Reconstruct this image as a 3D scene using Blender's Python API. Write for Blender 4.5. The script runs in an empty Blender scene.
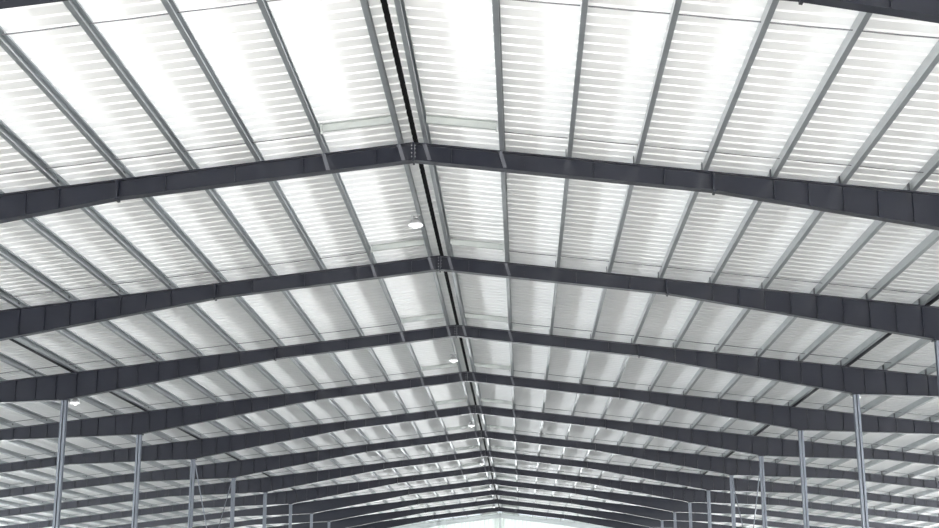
import bpy, bmesh, math, random
from mathutils import Vector, Matrix

# ------------------------------------------------------------------ constants (metres)
CAM_Z = 1.6
F_PX = 1376.67
PITCH, YAW, ROLL = 0.2470, -0.0367, -0.0035
CAM_X = 1.857
HT = 8.158 + CAM_Z            # top of the rafters at the ridge
SL = {-1: 0.1157, 1: 0.1192}  # roof slope on either side
Y0, BAY = 15.32, 8.12         # first frame in view, frame spacing
NF = 13                       # frames 0..12, the gable is number 13
D0, G1, PS = 0.232, 1.351, 1.2
W = 11.5                      # column line
XE = 36.0                     # side walls
YF = -9.3                     # open front of the hall
YB = Y0 + NF * BAY            # gable end
PH = 0.20                     # purlin height
NP = 26                       # purlins on each slope

sc = bpy.context.scene
COL = sc.collection

# ------------------------------------------------------------------ camera
cd = bpy.data.cameras.new('camera')
cam = bpy.data.objects.new('camera', cd)
COL.objects.link(cam)
cp, sp, cy, sy = math.cos(PITCH), math.sin(PITCH), math.cos(YAW), math.sin(YAW)
fw = Vector((sy * cp, cy * cp, sp)); rt = Vector((cy, -sy, 0)); up = rt.cross(fw)
cr, sr = math.cos(ROLL), math.sin(ROLL)
r2 = rt * cr + up * sr; u2 = up * cr - rt * sr
m = Matrix((r2, u2, -fw)).transposed().to_4x4()
m.translation = Vector((CAM_X, 0, CAM_Z))
cam.matrix_world = m
cd.sensor_width = 36.0
cd.lens = F_PX / 939.0 * 36.0
cd.clip_end = 1000
sc.camera = cam

# ------------------------------------------------------------------ world, lights, exposure
wd = bpy.data.worlds.new('world'); sc.world = wd; wd.use_nodes = True
bg = wd.node_tree.nodes['Background']
bg.inputs[0].default_value = (0.86, 0.92, 1.0, 1); bg.inputs[1].default_value = 1.0

def area(name, loc, direction, sx, sy_, power, col):
    l = bpy.data.lights.new(name, 'AREA'); l.shape = 'RECTANGLE'
    l.size, l.size_y, l.energy, l.color = sx, sy_, power, col
    o = bpy.data.objects.new(name, l); COL.objects.link(o)
    o.location = loc
    o.rotation_euler = Vector(direction).to_track_quat('-Z', 'Y').to_euler()
    return o
# sun on the ground outside and on the floor just inside the open front
sl = bpy.data.lights.new('sun', 'SUN'); sl.energy = 42.0; sl.angle = 0.02; sl.color = (1.0, 0.985, 0.97)
so = bpy.data.objects.new('sun', sl); COL.objects.link(so)
so.rotation_euler = Vector((-0.12, 1.0, -0.5)).to_track_quat('-Z', 'Y').to_euler()
# daylight through the open front and lower sides; added fill inside the closed gable
area('daylight_front', (1, YF - 0.5, 2.4), (0, 1, 0.25), 50, 4.6, 1500, (1.0, 0.99, 1.0))
area('daylight_left', (-XE + 0.05, 45, 1.7), (1, 0, 0.14), 108, 2.6, 29500, (0.93, 0.97, 1.0))
area('daylight_right', (XE - 0.05, 50, 1.7), (-1, 0, 0.14), 118, 2.6, 44000, (0.96, 0.98, 1.0))
area('fill_back', (0, YB - 0.6, 2.2), (0, -1, 0.05), 44, 3.6, 3000, (0.97, 0.98, 1.0))  # added lamp that brightens the far bays; this wall has no opening

sc.view_settings.view_transform = 'Standard'
sc.view_settings.look = 'None'
sc.view_settings.exposure = 0.33
sc.view_settings.gamma = 1.0
sc.view_settings.use_curve_mapping = False
sc.cycles.use_denoising = True
sc.cycles.max_bounces = 8
sc.cycles.diffuse_bounces = 5
sc.cycles.sample_clamp_indirect = 6

# ------------------------------------------------------------------ materials
def mat(name, col, rough=0.5, metal=0.0, noise=0.0, nscale=3.0, stretch=(1, 1, 1), spec=0.5, emit=0.0, rvar=0.0):
    mt = bpy.data.materials.new(name); mt.use_nodes = True
    nt = mt.node_tree; b = nt.nodes['Principled BSDF']
    b.inputs['Base Color'].default_value = (*col, 1)
    b.inputs['Roughness'].default_value = rough
    b.inputs['Metallic'].default_value = metal
    b.inputs['Specular IOR Level'].default_value = spec
    if emit:
        b.inputs['Emission Color'].default_value = (*col, 1); b.inputs['Emission Strength'].default_value = emit
    if noise or rvar:
        tc = nt.nodes.new('ShaderNodeTexCoord'); mp = nt.nodes.new('ShaderNodeMapping')
        mp.inputs['Scale'].default_value = stretch
        nz = nt.nodes.new('ShaderNodeTexNoise'); nz.inputs['Scale'].default_value = nscale
        nz.inputs['Detail'].default_value = 5
        nt.links.new(tc.outputs['Object'], mp.inputs['Vector']); nt.links.new(mp.outputs[0], nz.inputs['Vector'])
        if noise:
            rp = nt.nodes.new('ShaderNodeValToRGB')
            rp.color_ramp.elements[0].position = 0.3; rp.color_ramp.elements[1].position = 0.7
            rp.color_ramp.elements[0].color = (*[c * (1 - noise) for c in col], 1)
            rp.color_ramp.elements[1].color = (*[min(1, c * (1 + noise)) for c in col], 1)
            nt.links.new(nz.outputs['Fac'], rp.inputs[0]); nt.links.new(rp.outputs[0], b.inputs['Base Color'])
        if rvar:
            mr = nt.nodes.new('ShaderNodeMapRange')
            mr.inputs['To Min'].default_value = rough - rvar; mr.inputs['To Max'].default_value = rough + rvar
            nt.links.new(nz.outputs['Fac'], mr.inputs['Value']); nt.links.new(mr.outputs[0], b.inputs['Roughness'])
    return mt
M = {
    'sheet': mat('roof_sheet_metal', (0.775, 0.778, 0.77), 0.42, 0.0, 0.03, 0.6, (1, 1, 1), 0.5),
    'paint': mat('dark_grey_paint', (0.0105, 0.0118, 0.018), 0.30, 0.0, 0.12, 1.3, (1, 1, 1), 0.3),
    'galv': mat('galvanised_steel', (0.33, 0.35, 0.36), 0.30, 0.85, 0.10, 9.0, (1, 0.2, 1), 0.5),
    'col': mat('column_galvanised', (0.14, 0.155, 0.18), 0.40, 0.4, 0.10, 5.0, (1, 1, 0.3), 0.5),
    'tube': mat('strut_dark_paint', (0.010, 0.011, 0.014), 0.55, spec=0.25),
    'rod': mat('rod_steel', (0.10, 0.10, 0.105), 0.5, 0.2),
    'tie': mat('tie_pale_zinc', (0.36, 0.38, 0.365), 0.42, 0.3, 0.06, 6.0),
    'cap': mat('ridge_dark', (0.008, 0.008, 0.009), 0.9, spec=0.1),
    'floor': mat('concrete', (0.46, 0.457, 0.45), 0.55, 0.0, 0.15, 0.5),
    'wall': mat('pale_cladding', (0.74, 0.80, 0.76), 0.5, 0.0, 0.03, 1.0),
    'pale': mat('pale_grey', (0.42, 0.45, 0.45), 0.45),  # paler tone for the end frame and its post
    'lampgrey': mat('lamp_grey_shell', (0.22, 0.22, 0.22), 0.4, 0.4),
    'lampwhite': mat('lamp_white_reflector', (0.88, 0.88, 0.86), 0.3),
    'lens': mat('lamp_glass', (1.0, 0.98, 0.94), 0.2, emit=1.2),
    'bolt': mat('bolt_zinc', (0.16, 0.16, 0.17), 0.4, 0.5),
}

# ------------------------------------------------------------------ mesh helpers
def add_prism(bm, prof, a, b, frame):
    """closed 2-D profile swept from a to b; frame(p, t) -> Vector"""
    n = len(prof)
    v0 = [bm.verts.new(frame(p, a)) for p in prof]; v1 = [bm.verts.new(frame(p, b)) for p in prof]
    for i in range(n):
        bm.faces.new((v0[i], v0[(i + 1) % n], v1[(i + 1) % n], v1[i]))
    bm.faces.new(v0[::-1]); bm.faces.new(v1)

def add_box(bm, x0, x1, y0, y1, z0, z1, mtx=None):
    vs = [Vector((x, y, z)) for z in (z0, z1) for x, y in ((x0, y0), (x1, y0), (x1, y1), (x0, y1))]
    if mtx: vs = [mtx @ v for v in vs]
    v = [bm.verts.new(p) for p in vs]
    for f in ((3, 2, 1, 0), (4, 5, 6, 7), (0, 1, 5, 4), (1, 2, 6, 5), (2, 3, 7, 6), (3, 0, 4, 7)):
        bm.faces.new([v[i] for i in f])

def add_tube(bm, pts, r, n=10):
    pts = [Vector(p) for p in pts]; rings = []
    for i, p in enumerate(pts):
        d = (pts[min(i + 1, len(pts) - 1)] - pts[max(i - 1, 0)]).normalized()
        ref = Vector((0, 0, 1)) if abs(d.z) < 0.9 else Vector((1, 0, 0))
        s = d.cross(ref).normalized(); t = s.cross(d)
        rings.append([bm.verts.new(p + (s * math.cos(q) + t * math.sin(q)) * r) for q in (2 * math.pi * k / n for k in range(n))])
    for a, b in zip(rings, rings[1:]):
        for k in range(n):
            bm.faces.new((a[k], a[(k + 1) % n], b[(k + 1) % n], b[k]))
    bm.faces.new(rings[0][::-1]); bm.faces.new(rings[-1])

def add_lathe(bm, prof, n=20, off=(0, 0, 0)):
    off = Vector(off); rings = []
    for r, z in prof:
        rings.append([bm.verts.new(off + Vector((r * math.cos(q), r * math.sin(q), z))) for q in (2 * math.pi * k / n for k in range(n))])
    for a, b in zip(rings, rings[1:]):
        for k in range(n):
            bm.faces.new((a[k], a[(k + 1) % n], b[(k + 1) % n], b[k]))
    bm.faces.new(rings[0][::-1]); bm.faces.new(rings[-1])

def new_mesh(name, bm, m_, bevel=0.0, smooth=False):
    bmesh.ops.recalc_face_normals(bm, faces=bm.faces[:])
    if bevel:
        bmesh.ops.bevel(bm, geom=bm.edges[:], offset=bevel, segments=1, affect='EDGES', clamp_overlap=True)
    me = bpy.data.meshes.new(name); bm.to_mesh(me); bm.free()
    me.materials.append(m_)
    if smooth:
        for f in me.polygons: f.use_smooth = True
    return me

def link(name, me, parent=None, loc=None):
    o = bpy.data.objects.new(name, me); COL.objects.link(o)
    if parent is not None: o.parent = parent
    if loc is not None: o.location = loc
    return o

def obj(name, bm, m_, parent=None, bevel=0.0, smooth=False, loc=None):
    return link(name, new_mesh(name, bm, m_, bevel, smooth), parent, loc)

def tag(o, label, cat, group=None):
    o['label'] = label; o['category'] = cat
    if group: o['group'] = group
    return o

def thing(name, loc, label, cat, group=None):
    o = bpy.data.objects.new(name, None); COL.objects.link(o)
    o.location = loc; o.empty_display_size = 0.3
    return tag(o, label, cat, group)

def dup(root, loc, label, keep=None):
    r = root.copy(); COL.objects.link(r); r.location = loc; r['label'] = label
    for ch in list(root.children):
        if keep and not keep(ch): continue
        c = ch.copy(); COL.objects.link(c); c.parent = r
        for g in ch.children:
            d = g.copy(); COL.objects.link(d); d.parent = c
    return r

def roofz(x, s): return HT - SL[s] * abs(x)
def px(j): return D0 + (0 if j <= 0 else G1 * min(j, 1) + PS * max(j - 1, 0)) if j > 0 else D0
def depth(x):
    x = abs(x)
    k = ((0, .335), (5.3, .345), (W, .78), (16.6, .37), (XE + 1, .37))
    for (a, da), (b, db) in zip(k, k[1:]):
        if x <= b: return da + (db - da) * (x - a) / (b - a)
    return k[-1][1]
ORD = ['first', 'second', 'third', 'fourth', 'fifth', 'sixth', 'seventh', 'eighth', 'ninth', 'tenth', 'eleventh', 'twelfth',
       'thirteenth', 'fourteenth', 'fifteenth', 'sixteenth', 'seventeenth', 'eighteenth', 'nineteenth', 'twentieth',
       'twenty-first', 'twenty-second', 'twenty-third', 'twenty-fourth', 'twenty-fifth', 'twenty-sixth']
SIDE = {-1: 'left', 1: 'right'}

# ------------------------------------------------------------------ setting: floor, roof sheeting, walls
def struct(name, bm, m_):
    o = obj(name, bm, m_); o['kind'] = 'structure'; return o
bm = bmesh.new(); add_box(bm, -XE - 12, XE + 12, YF - 25, YB + 3, -0.3, 0.0); struct('floor', bm, M['floor'])

RIB = 0.33
prof = []                                    # corrugated profile along Y: wide pan, narrow rib standing up
y = YF
while y < YB - 0.01:
    prof += [(y, 0), (y + 0.235, 0), (y + 0.258, 0.024), (y + 0.308, 0.024)]
    y += RIB
prof = [q for q in prof if q[0] < YB + 0.1]
bm = bmesh.new()
for s in (-1, 1):                            # one closed thin sheet on each slope
    xs_ = (0.047, 7.5, 15.0, 22.5, XE + 0.7)
    lo = []; hi = []
    for x in xs_:
        z = roofz(x, s) + PH + 0.012
        lo.append([bm.verts.new((s * x, q[0], z + q[1])) for q in prof])
        hi.append([bm.verts.new((s * x, q[0], z + q[1] + 0.004)) for q in prof])
    n = len(prof)
    for a in range(len(xs_) - 1):
        for i in range(n - 1):
            bm.faces.new((lo[a][i], lo[a + 1][i], lo[a + 1][i + 1], lo[a][i + 1]))
            bm.faces.new((hi[a][i], hi[a][i + 1], hi[a + 1][i + 1], hi[a + 1][i]))
        for i in (0, n - 1):
            bm.faces.new((lo[a][i], hi[a][i], hi[a + 1][i], lo[a + 1][i]))
    for a in (0, len(xs_) - 1):
        for i in range(n - 1):
            bm.faces.new((lo[a][i], lo[a][i + 1], hi[a][i + 1], hi[a][i]))
struct('ceiling', bm, M['sheet'])

bm = bmesh.new()                             # ridge capping over the slot between the two slopes
zc = HT + PH + 0.07
vs = []
for yy in (YF, YB):
    vs.append([bm.verts.new((x, yy, zc - SL[1] * abs(x) + d)) for x, d in ((-0.32, 0), (0, 0), (0.32, 0), (0.32, 0.01), (0, 0.01), (-0.32, 0.01))])
for i in range(6): bm.faces.new((vs[0][i], vs[0][(i + 1) % 6], vs[1][(i + 1) % 6], vs[1][i]))
tag(obj('ridge_flashing', bm, M['cap']), 'long black ridge strip running along the peak of the roof', 'ridge flashing')

def wall_profile_y(x0, x1, step, d):         # ribbed cladding along X
    out = []; x = x0
    while x < x1 - 1e-4:
        for a, b in ((0, 0), (step * .62, 0), (step * .72, d), (step * .9, d)):
            if x + a < x1: out.append((x + a, b))
        x += step
    out.append((x1, 0)); return out
bm = bmesh.new()
wp = wall_profile_y(-XE, XE, 0.33, 0.03)
lo = [bm.verts.new((x, YB + 0.25 + d, 0)) for x, d in wp]
hi = [bm.verts.new((x, YB + 0.25 + d, roofz(x, 1 if x > 0 else -1) + 0.15)) for x, d in wp]
lo2 = [bm.verts.new((x, YB + 0.30 + d, 0)) for x, d in wp]
hi2 = [bm.verts.new((x, YB + 0.30 + d, roofz(x, 1 if x > 0 else -1) + 0.15)) for x, d in wp]
for i in range(len(wp) - 1):
    bm.faces.new((lo[i], lo[i + 1], hi[i + 1], hi[i])); bm.faces.new((lo2[i], hi2[i], hi2[i + 1], lo2[i + 1]))
    bm.faces.new((hi[i], hi[i + 1], hi2[i + 1], hi2[i]))
struct('wall_back', bm, M['wall'])
for s in (-1, 1):                            # cladding above the open lower part of each side
    bm = bmesh.new(); zt = roofz(XE, s) + 0.15
    add_box(bm, s * XE + 0.02, s * XE + 0.08, YF, YB + 0.25, 4.0, zt)
    add_box(bm, s * XE - 0.05, s * XE + 0.15, YF, YB + 0.25, 0.0, 0.25)
    for k in range(-3, NF + 1):
        yy = Y0 + k * BAY
        add_box(bm, s * XE - 0.12, s * XE + 0.02, yy - 0.1, yy + 0.1, 0.0, zt - 0.2)
    struct('wall_' + SIDE[s], bm, M['wall'])

# ------------------------------------------------------------------ rafter frames (both slopes bolted into one frame)
FT, FWD, WT = 0.018, 0.20, 0.012
def strip(bm, s, xs, zf0, zf1, y0, y1):      # tapered plate following the rafter
    rings = []
    for x in xs:
        a, b = zf0(x), zf1(x)
        rings.append([bm.verts.new((s * x, yy, zz)) for yy, zz in ((y0, a), (y1, a), (y1, b), (y0, b))])
    for p, q in zip(rings, rings[1:]):
        for i in range(4): bm.faces.new((p[i], p[(i + 1) % 4], q[(i + 1) % 4], q[i]))
    bm.faces.new(rings[0]); bm.faces.new(rings[-1][::-1])
XS = (0.0, 5.3, W, 16.6, XE - 0.13)
XSA = (0.02,) + XS[1:]
def make_frame(name, label, mt, group, full=True):
    t = thing(name, (0, 0, 0), label, 'roof frame', group)
    for s in (-1, 1):
        top = lambda x: roofz(x, s) - HT
        bot = lambda x: top(x) - depth(x)
        bm = bmesh.new(); strip(bm, s, XSA, lambda x: top(x) - FT, top, -FWD / 2, FWD / 2); obj('top_flange', bm, mt, t)
        bm = bmesh.new(); strip(bm, s, XSA, bot, lambda x: bot(x) + FT, -FWD / 2, FWD / 2); obj('bottom_flange', bm, mt, t)
        bm = bmesh.new(); strip(bm, s, XSA, lambda x: bot(x) + FT, lambda x: top(x) - FT, -WT / 2, WT / 2); obj('web', bm, mt, t)
        bm = bmesh.new(); strip(bm, s, (0.0, 0.018), lambda x: bot(x) - 0.03, lambda x: top(x) + 0.0, -FWD / 2 - 0.012, FWD / 2 + 0.012)
        ap = obj('apex_plate', bm, mt, t)
        bm = bmesh.new(); xs_ = px(4.12)
        strip(bm, s, (xs_ - 0.022, xs_ + 0.022), lambda x: bot(x) - 0.03, lambda x: top(x) - FT - .001, -FWD / 2 - 0.01, FWD / 2 + 0.01)
        obj('splice_plate', bm, mt, t)
        if not full: continue
        st = [px(j) for j in (0.33, 1.34, 2.36, 3.4)] + [px(j / 2) for j in range(10, 2 * NP - 3)]
        for x in st:
            bm = bmesh.new()
            strip(bm, s, (x - 0.007, x + 0.007), lambda q: bot(q) + FT, lambda q: top(q) - FT, -0.045, -WT / 2)
            obj('stiffener', bm, mt, t)
        for j in range(2, NP):               # cleats that hold the purlins, standing on the top flange
            x = px(j) - s * 0.052
            bm = bmesh.new()
            strip(bm, s, (x - 0.006, x + 0.006), lambda q: top(q), lambda q: top(q) + 0.16, -0.06, 0.06)
            strip(bm, s, (x + 0.006, x + 0.012), lambda q: top(q), lambda q: top(q) + 0.01, -0.06, 0.06)
            obj('purlin_cleat', bm, mt, t)
        for j in (0, 1):                     # flat galvanised braces across the web near the ridge
            x = px(j)
            bm = bmesh.new()
            za, zb = top(x) - FT, bot(x) + FT
            q = [(x * s - 0.035 - 0.03, za), (x * s + 0.035 - 0.03, za), (x * s + 0.045 + 0.05, zb), (x * s - 0.025 + 0.05, zb)]
            f0 = [bm.verts.new((a, -0.105, b)) for a, b in q]; f1 = [bm.verts.new((a, -0.098, b)) for a, b in q]
            for i in range(4): bm.faces.new((f0[i], f0[(i + 1) % 4], f1[(i + 1) % 4], f1[i]))
            bm.faces.new(f0[::-1]); bm.faces.new(f1)
            obj('flange_brace', bm, M['brace'], t)['label'] = 'grey steel brace strip'
    for z in (-0.06, -0.12, -0.20, -0.27):
        bm = bmesh.new(); add_tube(bm, [(-0.04, -0.09, z), (0.04, -0.09, z)], 0.014, 8); obj('bolt', bm, M['bolt'], t)
    return t
M['brace'] = mat('brace_grey', (0.060, 0.062, 0.072), 0.4, 0.2)
def frame_label(k):
    if k == 0: return 'dark grey steel roof frame nearest the camera, only its ends in the top corners'
    if k == 1: return 'dark grey steel roof frame with the highest peak in view, second frame from the camera'
    if k == NF - 1: return 'farthest dark grey roof frame, last before the pale gable wall'
    return 'dark grey tapered steel roof frame, %s frame from the camera' % ORD[k]
f0 = make_frame('roof_frame', frame_label(0), M['paint'], 'dark steel roof frames in a row')
f0.location = (0, Y0 + 0.2, HT)
small = lambda ch: not ch.name.startswith(('stiffener', 'purlin_cleat', 'flange_brace', 'bolt'))
for k in range(1, NF):
    dup(f0, (0, Y0 + k * BAY, HT), frame_label(k), keep=small if k >= 9 else None)
g = make_frame('roof_frame', 'pale grey roof frame against the far gable wall', M['pale'], None, False)
g.location = (0, YB, HT)

bm = bmesh.new()
zg = HT - 0.37
add_box(bm, -0.09, 0.09, YB - 0.09, YB - 0.075, 0, zg); add_box(bm, -0.09, 0.09, YB + 0.075, YB + 0.09, 0, zg)
add_box(bm, -0.006, 0.006, YB - 0.075, YB + 0.075, 0, zg)
tag(obj('gable_post', bm, M['pale']), 'slim grey post in the middle of the far gable wall under the peak', 'post')

# ------------------------------------------------------------------ purlins (C sections running the whole length)
def purlin(s, j):
    bm = bmesh.new(); ang = math.atan(SL[s]) * -s
    t_, fl, lip = 0.006, 0.080, 0.032
    h = PH / math.cos(ang)
    # open side towards +X
    p = [(0, 0), (fl, 0), (fl, lip), (fl - t_, lip), (fl - t_, t_), (t_, t_), (t_, h - t_), (fl - t_, h - t_), (fl - t_, h - lip), (fl, h - lip), (fl, h), (0, h)]
    c, sn = math.cos(ang), math.sin(ang)
    def fr(q, yy):
        a, n = q[0] - fl / 2, q[1]
        return Vector((a * c - n * sn, yy, a * sn + n * c))
    add_prism(bm, p, YF, YB + 0.1, fr)
    x = px(j)
    if j == 0: lab = 'grey steel purlin on the %s slope, hard beside the black ridge strip' % SIDE[s]
    else: lab = 'grey steel purlin running along the %s slope, %s line out from the ridge purlin' % (SIDE[s], ORD[j - 1])
    return tag(obj('purlin', bm, M['galv'], loc=(s * x, 0, roofz(x, s) + 0.0015)), lab, 'purlin', 'purlins on the %s roof slope' % SIDE[s])
for s in (-1, 1):
    for j in range(NP): purlin(s, j)

# ------------------------------------------------------------------ columns
def make_column(s):
    zt = roofz(W, s) - depth(W)
    t = thing('column', (0, 0, 0), '', 'column', 'slim columns on the %s' % SIDE[s])
    bm = bmesh.new()                          # two lipped channels back to back with a recess between
    for q in (-1, 1):
        p = [(0.02, -0.075), (0.082, -0.075), (0.082, -0.06), (0.03, -0.06), (0.03, 0.06), (0.082, 0.06), (0.082, 0.075), (0.02, 0.075)]
        add_prism(bm, [(q * a, b) for a, b in p], 0.02, zt - 0.02, lambda c_, z: Vector((c_[0], c_[1], z)))
    add_box(bm, -0.02, 0.02, -0.012, 0.012, 0.02, zt - 0.02)
    obj('shaft', bm, M['col'], t)
    bm = bmesh.new(); add_box(bm, -0.16, 0.16, -0.16, 0.16, 0, 0.02); obj('base_plate', bm, M['col'], t, 0.003)
    bm = bmesh.new(); add_box(bm, -0.13, 0.13, -0.12, 0.12, zt - 0.02, zt + 0.012); cpl = obj('cap_plate', bm, M['paint'], t); cpl['label'] = 'dark plate at the head'
    return t
def col_label(s, k):
    return 'slim grey steel column on the %s under the %s roof frame from the camera' % (SIDE[s], ORD[k])
for s in (-1, 1):
    c0 = make_column(s); c0['label'] = col_label(s, 1); c0.location = (s * W, Y0 + BAY, 0)
    for k in range(2, NF): dup(c0, (s * W, Y0 + k * BAY, 0), col_label(s, k))

# ------------------------------------------------------------------ struts along the column line, ridge ties, sag rods, per bay
def bay_words(k):
    if k == NF - 1: return 'between the last dark roof frame and the gable'
    return 'between the %s and %s roof frames' % (ORD[k], ORD[k + 1])
def before_words(k):
    return 'just before the ' + ('gable wall' if k == NF - 1 else ORD[k + 1] + ' roof frame')
def behind_words(k):
    return 'close behind the ' + ORD[k] + ' roof frame'
def per_bay(proto, s, words, k0=0, fn=bay_words, k1=NF):
    first = True
    for k in range(k0, k1):
        lab = words % fn(k)
        if first: o = proto; first = False
        else: o = proto.copy(); COL.objects.link(o)
        o.location = (0, Y0 + k * BAY, 0); o['label'] = lab
for s in (-1, 1):
    sd_ = SIDE[s]
    bm = bmesh.new(); xt = 11.34; z = roofz(xt, s) + 0.075
    add_tube(bm, [(s * xt, 0.004, z), (s * xt, BAY - 0.004, z)], 0.065, 14)
    o = tag(obj('strut_tube', bm, M['tube'], smooth=True), '', 'strut', 'dark strut tubes on the %s column line' % sd_)
    per_bay(o, s, 'dark tube strut at the ' + sd_ + ' columns %s', 1)
    # ridge tie: pale channel between the ridge purlin and its neighbour
    for tt, words in ((0.868, 'pale ridge tie ' + sd_ + ' of the peak, %s'),):
        bm = bmesh.new(); xa, xb = px(0) + 0.066, px(1) - 0.056; yy = tt * BAY
        for (ya, yb, za, zb) in ((0, 0.006, 0.03, 0.17), (-0.06, 0, 0.03, 0.036), (-0.06, 0, 0.164, 0.17)):
            strip(bm, s, (xa, xb), lambda x: roofz(x, s) + za, lambda x: roofz(x, s) + zb, yy + ya, yy + yb)
        strip(bm, s, (xb - 0.03, xb + 0.0), lambda x: roofz(x, s) + 0.0, lambda x: roofz(x, s) + 0.18, yy - 0.05, yy + 0.01)
        o = tag(obj('ridge_tie', bm, M['tie']), '', 'ridge tie', 'ridge ties on the %s slope' % sd_)
        per_bay(o, s, words, 0, before_words)
    for tt, end in ((0.225, 'near'), (0.885, 'far')):
        bm = bmesh.new()
        for j in range(1 if end == 'far' else 0, NP - 1):   # one length of rod between each two purlins
            x0, x1 = px(j) + 0.053, px(j + 1) - 0.053
            if j == 9: x0 = 11.34 + 0.068        # butts against the strut tube
            xm = (x0 + x1) / 2
            pts = [(s * x, tt * BAY + dy, roofz(x, s) + 0.06 - dz) for x, dy, dz in ((x0, 0, 0), (xm, 0.0, 0.006), (x1, 0, 0))]
            add_tube(bm, pts, 0.010, 6)
        o = tag(obj('sag_rod', bm, M['rod']), '', 'rod', 'sag rods on the %s slope' % sd_)
        per_bay(o, s, 'thin steel sag rod across the ' + sd_ + ' slope, %s', 0, before_words if end == 'far' else behind_words, NF if end == 'far' else 1)

# cross bracing between the columns of the sixth bay
for s in (-1, 1):
    ya, yb = Y0 + 5 * BAY + 0.24, Y0 + 6 * BAY - 0.24
    zt = roofz(W, s) - depth(W) - 0.15
    for a, b, w_ in ((zt, 0.3, 'its near end high'), (0.3, zt, 'its far end high')):
        bm = bmesh.new(); off = 0.03 if a > b else -0.03
        add_tube(bm, [(s * W + off, ya, a), (s * W + off, yb, b)], 0.022, 8)
        tag(obj('brace_rod', bm, M['col']), 'thin brace rod on the %s under the sixth roof frame, %s' % (SIDE[s], w_), 'rod', 'column bracing rods')

# ------------------------------------------------------------------ lamps
def make_lamp(label):
    t = thing('highbay_lamp', (0, 0, 0), label, 'lamp', 'high-bay lamps under the roof')
    bm = bmesh.new(); add_lathe(bm, [(0.135, 0.0), (0.14, 0.004), (0.10, 0.09), (0.065, 0.13), (0.06, 0.128), (0.095, 0.086), (0.13, 0.006)][::1], 24)
    obj('reflector', bm, M['lampgrey'], t, smooth=True)
    bm = bmesh.new(); add_lathe(bm, [(0.05, 0.128), (0.055, 0.135), (0.055, 0.175), (0.03, 0.19)], 20)
    obj('housing', bm, M['lampgrey'], t, smooth=True)
    bm = bmesh.new(); add_lathe(bm, [(0.145, -0.035), (0.15, -0.02), (0.148, 0.0), (0.13, 0.004), (0.125, -0.02)], 24)
    obj('rim', bm, M['lampwhite'], t, smooth=True)
    bm = bmesh.new(); add_lathe(bm, [(0.012, -0.085), (0.04, -0.07), (0.052, -0.045), (0.045, -0.01), (0.03, 0.03), (0.025, 0.125)], 16)
    obj('bulb', bm, M['lens'], t, smooth=True)
    bm = bmesh.new(); add_box(bm, -0.10, 0.10, -0.012, 0.012, 0.188, 0.20); add_box(bm, -0.012, 0.012, -0.012, 0.012, 0.17, 0.19)
    obj('bracket', bm, M['lampgrey'], t)
    return t
LIST = []
for k in (1, 3, 5, 7, 9, 11):
    LIST.append((-0.30, k + 0.55, -1, HT - 0.245, 'small grey lamp beside the ridge, %s' % bay_words(k)))
for k in (3, 5):
    for s in (-1, 1):
        LIST.append((s * px(10), k + 0.45, s, roofz(px(10), s) - 0.21, 'small grey lamp outside the %s columns, %s' % (SIDE[s], bay_words(k))))
lamp0 = None
for x, kk, s, z, lab in LIST:
    loc = (x, Y0 + kk * BAY, z)
    if lamp0 is None: lamp0 = make_lamp(lab); lamp0.location = loc
    else: dup(lamp0, loc, lab)
